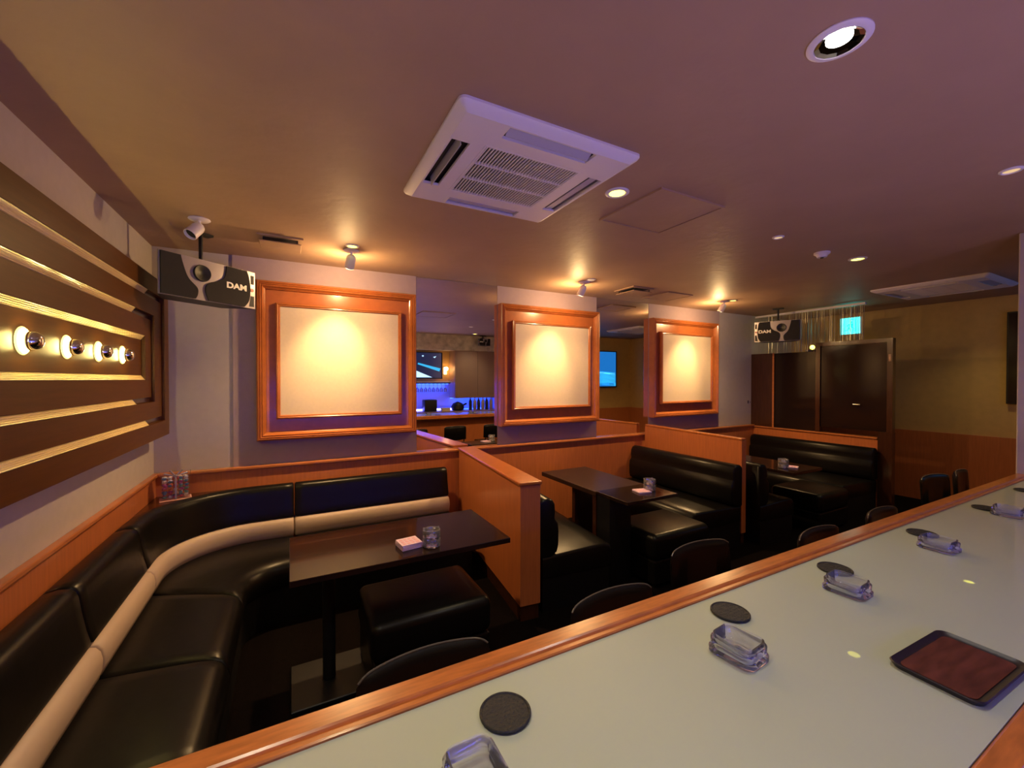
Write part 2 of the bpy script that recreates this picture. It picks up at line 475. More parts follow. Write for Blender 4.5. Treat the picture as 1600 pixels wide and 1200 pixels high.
# ------------------------------------------------------------------ curved banquette, booth by the left wall
def banquette():
    t = thing('curved_banquette', 'black vinyl corner banquette with beige lumbar band along left wall', 'sofa', (-0.3, 3.0, 0))
    ox, oy = -0.3, 3.0
    A = (-0.22, 3.0); RR = 0.5
    Ys = 1.52; Xe = 1.215
    # front-top line of the backrest as a list of (x, y, nx, ny), normal towards the seat
    def path(s):          # s = length along
        l1 = A[1]-Ys; l2 = RR*PI/2
        if s <= l1: return (A[0]-RR, Ys+s, 1, 0)
        if s <= l1+l2:
            a = (s-l1)/RR
            return (A[0]-RR*math.cos(a), A[1]+RR*math.sin(a), math.cos(a), -math.sin(a))
        q = s-l1-l2
        return (A[0]+q, A[1]+RR, 0, -1)
    l1 = A[1]-Ys; l2 = RR*PI/2
    marks = [0.0, 2.15-Ys, 2.85-Ys, l1+l2+0.016-A[0], l1+l2+Xe-A[0]]
    upper = [(-0.105, 0.46), (-0.105, 0.695), (-0.085, 0.712), (-0.045, 0.720), (-0.012, 0.716), (0.003, 0.702), (0.010, 0.68),
             (0.018, 0.62), (0.030, 0.55), (0.042, 0.50), (0.042, 0.487), (0.02, 0.483), (-0.05, 0.483)]
    band = [(-0.05, 0.480), (0.03, 0.481), (0.056, 0.474), (0.070, 0.455), (0.076, 0.425), (0.074, 0.385), (0.064, 0.352), (0.03, 0.340), (-0.05, 0.340)]
    def sweep(prof, s0, s1, m, name, lb=None):
        n = max(6, int((s1-s0)/0.05)); st = []
        e = 0.012
        for (d, sh) in ((0.002, 0.012), (0.006, 0.004), (e, 0.0)): st.append((s0+d, sh))
        for i in range(1, n): st.append((s0+e+(s1-s0-2*e)*i/n, 0))
        for (d, sh) in ((e, 0.0), (0.006, 0.004), (0.002, 0.012)): st.append((s1-d, sh))
        rings = []
        cz = sum(p[1] for p in prof)/len(prof)
        for s, sh in st:
            x, y, nx, ny = path(s)
            rg = []
            for d, z in prof:
                dd = d - sh if d > -0.03 else d
                zz = z - sh*(1 if z > cz else -1)
                rg.append((x+nx*dd-ox, y+ny*dd-oy, zz))
            rings.append(rg)
        bm = B(); loft(bm, rings)
        return obj(name, bm, m, t, True, label=lb, angle=60)
    for a, b in zip(marks[:-1], marks[1:]):
        sweep(upper, a, b, M_black, 'backrest_cushion')
        sweep(band, a, b, M_band, 'lumbar_band', 'beige rolled lumbar band')
    # seat: back edge follows the band, front edge has its own tighter corner
    C = (-0.015, 2.69); r2 = 0.22
    def ends(s):
        x, y, nx, ny = path(s); bx, by = x+nx*0.055, y+ny*0.055
        l1e = C[1]-Ys
        if s <= l1: 
            f = (C[0]-r2, Ys + (C[1]-Ys)*(s/l1))
        elif s <= l1+l2:
            a = (s-l1)/RR; f = (C[0]-r2*math.cos(a), C[1]+r2*math.sin(a))
        else:
            q = (s-l1-l2)/(Xe-A[0]); f = (C[0]+(Xe-C[0])*q, C[1]+r2)
        return (bx, by), f
    def seat(s0, s1):
        n = max(8, int((s1-s0)/0.06)); e = 0.02; st = []
        for d, sh in ((0.001, 0.02), (0.006, 0.007), (e, 0.0)): st.append((s0+d, sh))
        for i in range(1, n): st.append((s0+e+(s1-s0-2*e)*i/n, 0))
        for d, sh in ((e, 0.0), (0.006, 0.007), (0.001, 0.02)): st.append((s1-d, sh))
        prof = [(0.0, 0.22), (0.0, 0.352), (0.25, 0.362), (0.55, 0.372), (0.80, 0.378), (0.90, 0.374), (0.96, 0.362), (1.0, 0.338), (1.02, 0.30), (1.01, 0.25), (0.99, 0.22)]
        rings = []
        for s, sh in st:
            b, f = ends(s)
            rings.append([(b[0]+(f[0]-b[0])*w-ox, b[1]+(f[1]-b[1])*w-oy, z-(sh if z > .3 else 0)) for w, z in prof])
        bm = B(); loft(bm, rings)
        obj('seat_cushion', bm, M_black, t, True, angle=60)
    for a, b in zip(marks[:-1], marks[1:]): seat(a, b)
    n = 60; rings = []
    for i in range(n+1):
        s = marks[0]+0.004+(marks[-1]-marks[0]-0.008)*i/n
        b, f = ends(s)
        rings.append([(b[0]+(f[0]-b[0])*w-ox, b[1]+(f[1]-b[1])*w-oy, z) for w, z in ((0, 0.001), (0, 0.219), (0.96, 0.219), (0.96, 0.001))])
    bm = B(); loft(bm, rings); obj('base', bm, M_blk, t)
banquette()
# corner shelf behind the curved backrest
bm = B()
pts = [(XL+0.022, 3.663), (XL+0.022, 3.02)]
for i in range(9):
    a = i/8*PI/2
    pts.append((-0.22-0.607*math.cos(a), 3.0+0.612*math.sin(a)))
pts.append((-0.20, 3.663))
prism(bm, pts, 'z', 0.66, 0.690)
tag(obj('corner_shelf', bm, M_darkw), 'dark triangular corner shelf behind the curved black backrest', 'shelf')

# bag of sweets on the corner shelf: clear box full of wrapped candies
def candy_box():
    t = thing('candy_box', 'clear box of colourful wrapped sweets tied with ribbon on the corner shelf', 'candy box', (-0.692, 3.535, 0.691), R(12))
    obj('base_board', box(B(), -0.085, 0.085, -0.055, 0.055, 0.0, 0.008, 0.002, 1), mat('pink_card', (0.8, 0.45, 0.42), 0.5), t)
    bm = B()
    w_, d_, h_ = 0.075, 0.048, 0.15
    o_ = [(-w_, -d_), (w_, -d_), (w_, d_), (-w_, d_)]
    loft(bm, [[(x, y, 0.010) for x, y in o_], [(x, y, h_) for x, y in o_], [(x*1.08, y*0.9, h_+0.035) for x, y in o_]], cap=False)
    obj('clear_wrap', bm, mat('cellophane', (0.96, 0.93, 0.98), 0.05, trans=0.97, ior=1.05), t)
    cols = [(0.55, 0.04, 0.10), (0.10, 0.22, 0.45), (0.75, 0.55, 0.50), (0.45, 0.05, 0.30), (0.65, 0.65, 0.75), (0.15, 0.35, 0.35), (0.6, 0.15, 0.05)]
    cm = [mat('candy_%d' % i, c, 0.3, coat=0.5) for i, c in enumerate(cols)]
    for iz in range(6):
        for ix in range(5):
            for iy in range(2):
                bm = B(); ball(bm, (0, 0, 0), 0.0135, 10, (1.0, 1.0, 0.85))
                for s in (-1, 1): cyl(bm, (s*0.010, 0, 0), (s*0.0165, 0, 0.002), 0.003, 0.008, 8)
                xform(bm, Matrix.Translation((-0.056+0.028*ix+random.uniform(-.003, .003), -0.024+0.046*iy, 0.024+0.0245*iz)) @ Matrix.Rotation(random.uniform(0, 6), 4, 'Z') @ Matrix.Scale(.8, 4))
                obj('wrapped_candy', bm, random.choice(cm), t, True)
    rb = mat('silver_ribbon', (0.6, 0.55, 0.75), 0.2, metal=0.6)
    bm = B(); box(bm, -0.005, 0.005, -0.0515, -0.0495, 0.009, 0.155)
    for a in (-60, -25, 30, 65):
        cyl(bm, (0, -0.03, 0.16), (0.07*math.sin(R(a)), -0.03, 0.16+0.045*math.cos(R(a))), 0.003, 0.006, 8)
    ball(bm, (0, -0.03, 0.16), 0.012, 10)
    obj('ribbon', bm, rb, t)
candy_box()

# ------------------------------------------------------------------ straight black benches
def bench(name, label, L, loc, rotz, depth=0.55, ztop=0.73, nseat=1, group=None):
    """local: x along the bench 0..L, y from the back (0) to the front (depth)"""
    t = thing(name, label, 'bench', loc, rotz, group)
    bp_ = [(0.0, 0.36), (0.0, ztop-0.02), (0.02, ztop-0.003), (0.06, ztop), (0.095, ztop-0.012), (0.112, ztop-0.04), (0.116, ztop-0.09),
           (0.112, ztop-0.13), (0.118, ztop-0.145), (0.136, ztop-0.17), (0.142, ztop-0.22), (0.140, 0.42), (0.13, 0.38), (0.10, 0.36)]
    def sw(prof, x0, x1, nm):
        rings = []; cz = sum(p[1] for p in prof)/len(prof)
        for d, sh in ((0.0, 0.018), (0.004, 0.007), (0.014, 0.0)): rings.append((x0+d, sh))
        for d, sh in ((0.014, 0.0), (0.004, 0.007), (0.0, 0.018)): rings.append((x1-d, sh))
        bm = B()
        loft(bm, [[(x, y-(sh if y > 0.05 else 0), z-(sh if z > cz else 0)) for y, z in prof] for x, sh in rings])
        return obj(nm, bm, M_black, t, True, angle=60)
    sw(bp_, 0, L, 'backrest')
    sp = [(0.02, 0.22), (0.02, 0.355), (0.15, 0.362), (depth-0.15, 0.376), (depth-0.06, 0.378), (depth-0.02, 0.364), (depth, 0.335), (depth+0.005, 0.29), (depth-0.002, 0.22)]
    for i in range(nseat):
        sw(sp, L*i/nseat+0.001, L*(i+1)/nseat-0.001, 'seat_cushion')
    obj('base', box(B(), 0.005, L-0.005, 0.02, depth-0.03, 0.001, 0.218), M_blk, t)
    return t
# local x -> world direction: rotate -90deg: x -> -Y, y -> +X ; rotate 90: x -> +Y, y -> -X
bench('booth_bench', 'black vinyl bench backing onto the low partition in the middle booth', 1.36, (1.528, 3.60, 0), R(-95.6), 0.56)
bench('booth_bench', 'long black vinyl bench in front of the taller plain partition', 1.28, (3.588, 2.33, 0), R(90), 0.66, nseat=1)
bench('booth_bench', 'black vinyl bench hidden behind the taller partition in the far booth', 1.36, (3.80, 3.60, 0), R(-94), 0.50)
bench('booth_bench', 'black vinyl bench against the far end wall below smoked glass', 1.42, (5.88, 2.215, 0), R(90), 0.80, ztop=0.72)

# ------------------------------------------------------------------ upholstered stools (poufs)
def pouf(label, x, y, sx, sy, rz=0):
    t = thing('cube_stool', label, 'stool', (x, y, 0), rz, 'low black vinyl cube stools')
    bm = B(); box(bm, -sx/2, sx/2, -sy/2, sy/2, 0.20, 0.385, 0.045, 5)
    for v in bm.verts:
        if v.co.z > 0.36:
            v.co.z += 0.016*(1-(2*v.co.x/sx)**2)*(1-(2*v.co.y/sy)**2)
    obj('cushion', bm, M_black, t, True)
    obj('base', box(B(), -sx/2+0.012, sx/2-0.012, -sy/2+0.012, sy/2-0.012, 0.03, 0.20, 0.01, 2), M_black, t)
    for a in (-1, 1):
        for b in (-1, 1):
            obj('foot', cyl(B(), (a*(sx/2-0.05), b*(sy/2-0.05), 0.001), (a*(sx/2-0.05), b*(sy/2-0.05), 0.031), 0.018, n=12), M_blk, t, True)
    return t
pouf('low black cube stool under the long table of the curved banquette', 0.610, 2.15, 0.60, 0.46)
pouf('low black cube stool under the glossy end of the middle booth table', 2.56, 2.335, 0.60, 0.46)
pouf('low black cube stool in front of the far end bench', 4.76, 2.36, 0.56, 0.48)

# ------------------------------------------------------------------ tables
def table(name, label, x0, x1, y0, y1, z, legs, m=M_table, th=0.028):
    cx, cy = (x0+x1)/2, (y0+y1)/2
    t = thing(name, label, 'table', (cx, cy, 0))
    obj('table_top', box(B(), x0-cx, x1-cx, y0-cy, y1-cy, z-th, z, 0.003, 2), m, t)
    for (lx, ly) in legs:
        obj('pedestal', cyl(B(), (lx-cx, ly-cy, 0.02), (lx-cx, ly-cy, z-th-0.001), 0.030, n=20), M_blk, t, True)
        obj('foot_plate', box(B(), lx-cx-0.17, lx-cx+0.17, ly-cy-0.17, ly-cy+0.17, 0.001, 0.02, 0.004, 1), M_blk, t)
    return t
table('booth_table', 'long dark glossy table before the curved banquette, with round ashtrays', -0.012, 1.035, 1.965, 2.52, 0.65, [(0.16, 2.24), (1.0, 2.24)][:1])
t2 = thing('booth_table', 'matt dark brown table against the wall in the middle booth', 'table', (2.28, 2.86, 0))
obj('table_top', box(B(), -0.25, 0.25, -0.39, 0.38, 0.612, 0.648, 0.003, 2), mat('matt_table', (0.040, 0.018, 0.012), 0.35, noise=0.15, nscale=4), t2)
obj('side_panel', box(B(), -0.17, 0.17, -0.02, 0.02, 0.001, 0.611), M_darkw, t2)
obj('leg', box(B(), -0.245, -0.205, -0.385, -0.345, 0.001, 0.611), M_darkw, t2)
obj('leg', box(B(), 0.205, 0.245, 0.335, 0.375, 0.001, 0.611), M_darkw, t2)
t2b = thing('side_table', 'small glossy black table with ashtray joined to the matt booth table', 'table', (2.265, 2.295, 0))
obj('table_top', box(B(), -0.24, 0.255, -0.165, 0.168, 0.632, 0.656, 0.003, 2), M_table, t2b)
obj('pedestal', box(B(), -0.235, -0.03, 0.02, 0.16, 0.001, 0.631), M_blk, t2b)
table('booth_table', 'dark glossy table in the far booth under a single ashtray stack', 4.02, 4.50, 2.12, 3.25, 0.65, [(4.36, 2.95)])

# ------------------------------------------------------------------ counter chairs
def chair(name='counter_chair'):
    t = thing(name, 'x', 'chair', (0, 0, 0), 0, 'black chairs along the counter')
    # local: back at +y, seat towards -y
    bm = B(); box(bm, -0.19, 0.19, -0.22, 0.17, 0.40, 0.455, 0.022, 4)
    obj('seat', bm, M_black, t, True)
    W = 0.185; rings = []; n = 18
    for i in range(n+1):
        u = -1 + 2*i/n
        x = u*W
        y = 0.205 - 0.030*u*u
        sh = 0.014*(abs(u)**8)
        zt = 0.752 - 0.010*u*u - 0.022*(abs(u)**12)
        zb = 0.52 + 0.01*u*u
        yt = y + 0.012
        prof = [(y-0.016+sh, zb+0.01), (yt-0.02+sh, zt-0.03), (yt-0.015+sh, zt-0.009), (yt-0.002, zt), (yt+0.012-sh, zt-0.009), (yt+0.018-sh, zt-0.03),
                (y+0.018-sh, zb+0.01), (y, zb)]
        rings.append([(x, a, b) for a, b in prof])
    bm = B(); loft(bm, rings)
    obj('backrest', bm, M_black, t, True, angle=60)
    bm = B(); prev = None
    for i in range(n*2+1):
        u = -0.97 + 1.94*i/(n*2)
        p = (u*W, 0.205-0.030*u*u+0.010, 0.7525-0.010*u*u-0.022*(abs(u)**12))
        if prev: cyl(bm, prev, p, 0.0032, n=8)
        prev = p
    obj('edge_highlight', bm, M_glint, t, True)  # thin pale tube in place of the highlight on the backrest rim
    for s in (-1, 1):
        bm = B(); cyl(bm, (s*0.15, 0.16, 0.41), (s*0.15, 0.186, 0.56), 0.010, n=10)
        obj('back_post', bm, M_blk, t, True)
        obj('leg', cyl(B(), (s*0.16, -0.18, 0.41), (s*0.175, -0.20, 0.001), 0.014, 0.010, 12), M_blk, t, True)
        obj('leg', cyl(B(), (s*0.16, 0.13, 0.41), (s*0.175, 0.18, 0.001), 0.014, 0.010, 12), M_blk, t, True)
    return t
c0 = chair()
c0.location = (0.325, 0.915, 0); c0['label'] = 'black counter chair nearest the curved banquette, in front of the cube stool'
for x, y, rz, lb in ((0.995, 0.925, 0, 'black counter chair second nearest the curved banquette, below the low partition'),
                     (1.63, 1.07, R(-3), 'black counter chair pulled farthest out, third from the curved banquette'),
                     (2.32, 0.915, 0, 'black counter chair fourth from the curved banquette, facing the middle of the counter'),
                     (3.00, 0.915, 0, 'black counter chair fifth from the curved banquette, farthest one still at the counter')):
    dup(c0, (x, y, 0), rz, lb)
dup(c0, (4.40, 1.12, 0), R(-8), 'dark chair just past the end of the counter, left of the two by the pillar')
dup(c0, (4.85, 1.08, 0), R(5), 'dark chair past the counter end, the farther of the two by the pillar')

# ------------------------------------------------------------------ bar counter
def counter():
    x0, x1 = XL+0.022, 4.049
    cx = (x0+x1)/2
    t = thing('bar_counter', 'long bar counter with frosted pale glass top and orange wood edge', 'counter', (cx, 0.53, 0))
    a, b = x0-cx, x1-cx; cy = 0.53
    obj('glass_top', box(B(), a, b, 0.232-cy, 0.751-cy, 0.880, 0.8955), M_glasstop, t)
    bm = B()
    prism(bm, [(0.752-cy, 0.85), (0.752-cy, 0.8985), (0.7545-cy, 0.901), (0.764-cy, 0.901), (0.767-cy, 0.8975), (0.770-cy, 0.8975), (0.773-cy, 0.902),
               (0.777-cy, 0.9045), (0.817-cy, 0.9045), (0.824-cy, 0.900), (0.827-cy, 0.892), (0.827-cy, 0.85)], 'x', a, b)
    obj('outer_rail', bm, M_rail, t)
    bm = B()
    prism(bm, [(0.188-cy, 0.85), (0.188-cy, 0.890), (0.193-cy, 0.8955), (0.227-cy, 0.8955), (0.231-cy, 0.893), (0.231-cy, 0.85)], 'x', a, b)
    obj('inner_rail', bm, M_rail, t)
    obj('core', box(B(), a, b, 0.19-cy, 0.82-cy, 0.835, 0.849), M_darkw, t)
    obj('front_panel', box(B(), a, b, 0.56-cy, 0.60-cy, 0.001, 0.834), M_woodz, t)
    obj('foot_rest', box(B(), a, b, 0.601-cy, 0.70-cy, 0.12, 0.15), M_darkw, t)
counter()

# coasters
def coaster():
    bm = B()
    lathe(bm, [(0, 0), (0.044, 0), (0.0465, 0.002), (0.0465, 0.0055), (0.045, 0.007), (0.043, 0.007), (0.0415, 0.0055), (0, 0.0055)], 48)
    for k in range(9):
        for j in range(9):
            x, y = (k-4)*0.009 + 0.003*(j % 2), (j-4)*0.009
            if x*x+y*y < 0.038**2:
                ball(bm, (x, y, 0.0052), 0.0026, 6, (1, 1, 0.45))
    return obj('coaster', bm, M_rubber, None, True)
ZT = 0.8958
k0 = coaster(); k0.location = (0.338, 0.662, ZT)
tag(k0, 'round black rubber coaster nearest the front, lone above the cut-off ashtray', 'coaster', 'black coasters on the counter')
for x, y, lb in ((0.997, 0.677, 'round black coaster behind the largest whole clear ashtray'),
                 (1.518, 0.677, 'round black coaster behind the second whole clear ashtray'),
                 (2.169, 0.675, 'round black coaster behind the third whole clear ashtray'),
                 (2.854, 0.669, 'round black coaster near the far end, before the last ashtray but one'),
                 (3.50, 0.672, 'farthest round black coaster, close to the pillar')):
    c = k0.copy(); COL.objects.link(c); c.location = (x, y, ZT); c['label'] = lb

# clear plastic ashtrays (long along y)
def ashtray():
    t = thing('clear_ashtray', 'x', 'ashtray', (0, 0, 0), 0, 'clear oblong ashtrays on the counter')
    bm = B()
    def rg(hx, hy, r, z): return [(x, y, z) for x, y in rrect(0, 0, hx, hy, r)]
    loft(bm, [rg(0.0410, 0.0470, 0.020, 0.0), rg(0.0450, 0.0510, 0.022, 0.003), rg(0.0450, 0.0510, 0.022, 0.012), rg(0.0410, 0.0470, 0.020, 0.014),
              rg(0.0420, 0.0480, 0.020, 0.032), rg(0.0405, 0.0465, 0.020, 0.034), rg(0.0375, 0.0435, 0.018, 0.034), rg(0.0350, 0.0410, 0.016, 0.010), rg(0.0310, 0.0370, 0.014, 0.0065)])
    obj('bowl', bm, M_clear, t, True, angle=50)
    bm = B()
    loft(bm, [rg(0.0290, 0.0350, 0.012, 0.0075), rg(0.0335, 0.0395, 0.014, 0.012), rg(0.0360, 0.0420, 0.016, 0.0385), rg(0.0375, 0.0435, 0.018, 0.041),
              rg(0.0340, 0.0400, 0.015, 0.041), rg(0.0320, 0.0380, 0.014, 0.017), rg(0.0270, 0.0330, 0.012, 0.0125)])
    obj('inner_dish', bm, M_clear, t, True, angle=50)
    return t
a0 = ashtray(); a0.location = (0.238, 0.560, ZT); a0['label'] = 'clear oblong ashtray cut off by the bottom edge of the view'
for x, y, rz, lb in ((0.862, 0.566, R(6), 'clear oblong ashtray nearest the brown leather tray, largest whole one'),
                     (1.392, 0.590, R(3), 'clear oblong ashtray, second whole one along the counter'),
                     (2.030, 0.588, R(-3), 'clear oblong ashtray, third whole one along the counter'),
                     (2.80, 0.588, R(2), 'clear oblong ashtray near the far end, beyond the fourth coaster'),
                     (3.52, 0.585, 0, 'farthest clear oblong ashtray, beside the pillar')):
    dup(a0, (x, y, ZT), rz, lb)

# brown tray at the right
t = thing('leather_tray', 'dark brown rectangular leather tray at the right end of view on the counter', 'tray', (1.232, 0.325, ZT), R(-2))
bm = B()
def rg(hx, hy, r, z): return [(x, y, z) for x, y in rrect(0, 0, hx, hy, r)]
loft(bm, [rg(0.118, 0.066, 0.018, 0), rg(0.124, 0.072, 0.02, 0.010), rg(0.122, 0.070, 0.02, 0.012), rg(0.116, 0.064, 0.018, 0.008), rg(0.110, 0.058, 0.014, 0.005)])
obj('rim', bm, M_trayrim, t, True)
obj('inlay', prism(B(), rrect(0, 0, 0.109, 0.057, 0.014), 'z', 0.0052, 0.0062), M_tray, t)

# ------------------------------------------------------------------ round glass ashtrays on the tables
def round_ashtray():
    bm = B()
    lathe(bm, [(0.0, 0.0), (0.040, 0.0), (0.044, 0.003), (0.0445, 0.037), (0.043, 0.039), (0.038, 0.039), (0.036, 0.035), (0.034, 0.014), (0.0, 0.010)], 36)
    for k in range(3):
        a = R(120*k+20)
        box(bm, 0, 0, 0, 0, 0, 0) if False else None
        cyl(bm, (0.037*math.cos(a), 0.037*math.sin(a), 0.040), (0.046*math.cos(a), 0.046*math.sin(a), 0.040), 0.004, n=8)
    return obj('round_ashtray', bm, M_glass, None, True)
r0 = round_ashtray(); r0.location = (0.628, 2.055, 0.651)
tag(r0, 'round clear glass ashtray at the bottom of the stack on the long table', 'ashtray', 'stacked round glass ashtrays')
for x, y, z, lb in ((0.628, 2.055, 0.697, 'round clear glass ashtray on top of the stack on the long table'),
                    (2.400, 2.290, 0.657, 'lower round glass ashtray on the small glossy table'),
                    (2.400, 2.290, 0.703, 'upper round glass ashtray on the small glossy table'),
                    (4.16, 2.29, 0.651, 'lower round glass ashtray on the far booth table'),
                    (4.16, 2.29, 0.697, 'upper round glass ashtray on the far booth table')):
    c = r0.copy(); COL.objects.link(c); c.location = (x, y, z); c['label'] = lb

def card_stack(label, x, y, z, rz, n, w=0.105, d=0.10):
    t = thing('paper_stack', label, 'papers', (x, y, z), rz, 'pink papers beside the ashtrays')
    for k in range(n):
        bm = B(); a = random.uniform(-.06, .06)
        box(bm, -w/2, w/2, -d/2, d/2, 0.0055*k, 0.0055*k+0.005, 0.0008, 1)
        xform(bm, Matrix.Rotation(a, 4, 'Z'))
        obj('folded_paper', bm, M_pale, t)
    bm = B()
    for i in range(4):
        for j in range(3):
            x0 = -w/2+0.012+i*0.022; y0 = -d/2+0.014+j*0.026
            box(bm, x0, x0+0.014, y0, y0+0.016, 0.0055*n-0.0004, 0.0055*n+0.0003)
    obj('printed_pattern', bm, M_pink, t)
card_stack('thick folded pink-and-white paper stack beside ashtrays on the long table', 0.525, 2.105, 0.651, R(8), 5)
card_stack('flat pink papers on the small glossy table beside the ashtrays', 2.315, 2.285, 0.657, R(-12), 2)
card_stack('small pink papers on the far booth table', 4.25, 2.25, 0.651, R(20), 2, 0.09, 0.08)

# ------------------------------------------------------------------ ceiling air conditioner cassettes
def cassette(x0, x1, y0, y1, label):
    cx, cy = (x0+x1)/2, (y0+y1)/2; h = (x1-x0)/2
    t = thing('ceiling_air_conditioner', label, 'air conditioner', (cx, cy, ZC), 0, 'ceiling cassette air conditioners')
    k = h/0.39
    g = 0.222*k
    la, lb_ = 0.190*k, 0.036*k      # louver half length, half width
    off = 0.312*k
    holes = [(-g, g, -g*0.95, g*0.95), (-la, la, -off-lb_, -off+lb_), (-la, la, off-lb_, off+lb_), (-off-lb_, -off+lb_, -la, la), (off-lb_, off+lb_, -la, la)]
    c = h-0.035
    bm = B(); plate(bm, [-c, c], [-c, c], -0.034, -0.022, holes)
    obj('face_plate', bm, M_white, t)
    bm = B()
    def rr(q, r, z): return [(x, y, z) for x, y in rrect(0, 0, q, q, r)]
    rings = [rr(h, 0.025, -0.001), rr(h, 0.025, -0.010), rr(h-0.006, 0.022, -0.018), rr(h-0.036, 0.002, -0.034), rr(h-0.036, 0.002, -0.022), rr(h-0.03, 0.01, -0.001)]
    loft(bm, rings+[rings[0]], cap=False)
    obj('rim', bm, M_white, t, True, angle=30)
    bm = B(); box(bm, -c+0.001, c-0.001, -c+0.001, c-0.001, -0.004, -0.001)
    obj('housing', bm, M_dark, t)
    # intake grille: slats parallel to y, two cross bars
    bm = B()
    n = 32
    for i in range(n):
        x = -g+0.008 + (2*g-0.016)*(i+0.5)/n
        box(bm, x-0.0024*k, x+0.0024*k, -g*0.9, g*0.9, -0.0335, -0.0285)
    for yy in (-g*0.3, g*0.3): box(bm, -g+0.002, g-0.002, yy-0.003, yy+0.003, -0.0338, -0.0225)
    gr = obj('intake_grille', bm, M_white, t)
    bm = B(); plate(bm, [-g+0.001, g-0.001], [-g*0.95+0.001, g*0.95-0.001], -0.0345, -0.024, [(-g+0.010, g-0.010, -g*0.9, g*0.9)])
    obj('grille_frame', bm, M_white, gr)
    for (ax, ay) in ((0, -off), (0, off), (-off, 0), (off, 0)):
        bm = B(); box(bm, -la+0.006, la-0.006, -lb_*0.55, lb_*0.55, -0.002, 0.002, 0.0015, 1)
        ang = 30 if ay < 0 else (84 if ax < 0 else 6)
        if ax == 0:
            s = -1 if ay < 0 else 1
            xform(bm, Matrix.Rotation(R(ang*s), 4, 'X'))
            xform(bm, Matrix.Translation((0, ay, -0.024)))
        else:
            s = 1 if ax < 0 else -1
            xform(bm, Matrix.Rotation(R(90), 4, 'Z')); xform(bm, Matrix.Rotation(R(ang*s), 4, 'Y'))
            xform(bm, Matrix.Translation((ax, 0, -0.024)))
        obj('louver', bm, M_flapblue, t)
    return t
cassette(0.485, 1.275, 1.263, 2.053, 'large white square ceiling air conditioner nearest the camera')
cassette(5.30, 6.14, 1.24, 2.08, 'far ceiling air conditioner near the exit sign, seen almost edge on')

# access hatches (thin square frames in the ceiling)
def hatch(x0, x1, y0, y1, label):
    cx, cy = (x0+x1)/2, (y0+y1)/2
    t = thing('access_hatch', label, 'hatch', (cx, cy, ZC), 0, 'square ceiling access hatches')
    a, b = (x1-x0)/2, (y1-y0)/2
    bm = B(); plate(bm, [-a, a], [-b, b], -0.010, -0.0005, [(-a+0.012, a-0.012, -b+0.012, b-0.012)])
    obj('frame', bm, M_ceil, t)
    obj('lid', box(B(), -a+0.017, a-0.017, -b+0.017, b-0.017, -0.007, -0.002), M_ceil, t)
    obj('shadow_gap', box(B(), -a+0.0125, a-0.0125, -b+0.0125, b-0.0125, -0.0018, -0.0005), M_dark, t)
hatch(1.57, 2.043, 1.43, 1.885, 'square access hatch in the ceiling between the two nearest downlights')
hatch(3.50, 3.88, 3.09, 3.46, 'small square access hatch beside the far ceiling vent')

# ceiling supply vents with a dropped plate
def vent(cx, cy, a, b, rz, label):
    t = thing('ceiling_vent', label, 'vent', (cx, cy, ZC), rz, 'ceiling vents with dropped plates')
    bm = B(); plate(bm, [-a, a], [-b, b], -0.010, -0.0005, [(-a+0.03, a-0.03, -b+0.03, b-0.03)])
    obj('frame', bm, M_ceil, t)
    obj('opening', box(B(), -a+0.031, a-0.031, -b+0.031, b-0.031, -0.004, -0.0005), M_dark, t)
    obj('dropped_plate', box(B(), -a+0.012, a-0.012, -b+0.012, b-0.012, -0.042, -0.036, 0.002, 1), M_ceil, t)
    for s in (-1, 1):
        for q in (-1, 1):
            obj('hanger', box(B(), s*(a-0.035)-0.003, s*(a-0.035)+0.003, q*(b-0.035)-0.003, q*(b-0.035)+0.003, -0.0365, -0.004), M_blk, t)
vent(-0.055, 3.17, 0.132, 0.11, 0, 'square ceiling vent with dropped plate right of the loudspeaker')
vent(3.12, 3.20, 0.14, 0.14, 0, 'square ceiling vent with dropped plate above the second mirror')

# ------------------------------------------------------------------ downlights
def downlight(x, y, label, m, r=0.045, on=1.0, color=LAMPC, angle=110, shape='flat'):
    t = thing('downlight', label, 'ceiling light', (x, y, ZC), 0, 'recessed round downlights')
    bm = B()
    lathe(bm, [(r*0.86, -0.0008), (r*1.30, -0.0008), (r*1.30, -0.004), (r*1.15, -0.008), (r*0.98, -0.009), (r*0.86, -0.006)], 36, closed=True)
    obj('trim_ring', bm, M_white, t, True)
    bm = B(); lathe(bm, [(0, -0.0012), (r*0.85, -0.0012), (r*0.85, -0.004), (r*0.5, -0.0055), (0, -0.006)], 32)
    obj('lens', bm, m, t, True)
    if on > 0:
        add_light('SPOT', 'downlight_beam', (x, y, ZC-0.02), P_DOWN*on, color, (x, y, 0), 0.035, angle, 0.9)
    return t
downlight(1.423, 1.575, 'bright round downlight beside the large air conditioner', M_lens)
downlight(3.823, 1.574, 'bright round downlight halfway along the ceiling, past the smoke detector', M_lens, on=0.7)
downlight(6.258, 1.578, 'far round downlight in front of the second air conditioner', M_lens, on=0.9, color=(1, .72, .25))
downlight(2.786, 1.576, 'small dim eyeball downlight right of the access hatch', M_lensdim, r=0.026, on=0.0)
downlight(0.378, 3.06, 'small glowing downlight behind the first track spot', M_lens, r=0.035, on=0.0)
downlight(2.452, 3.06, 'unlit small downlight behind the second track spot', M_lensdim, r=0.035, on=0.0)
downlight(4.557, 3.085, 'small glowing downlight beside the third track spot', M_lens, r=0.035, on=0.0)
downlight(4.95, 0.62, 'downlight in front of the wall past the pillar', M_lens, on=1.8, color=(1, .78, .4))
downlight(2.80, 0.594, 'unlit dark fixture on the ceiling over the counter', M_lensdim, r=0.03, on=0.0)
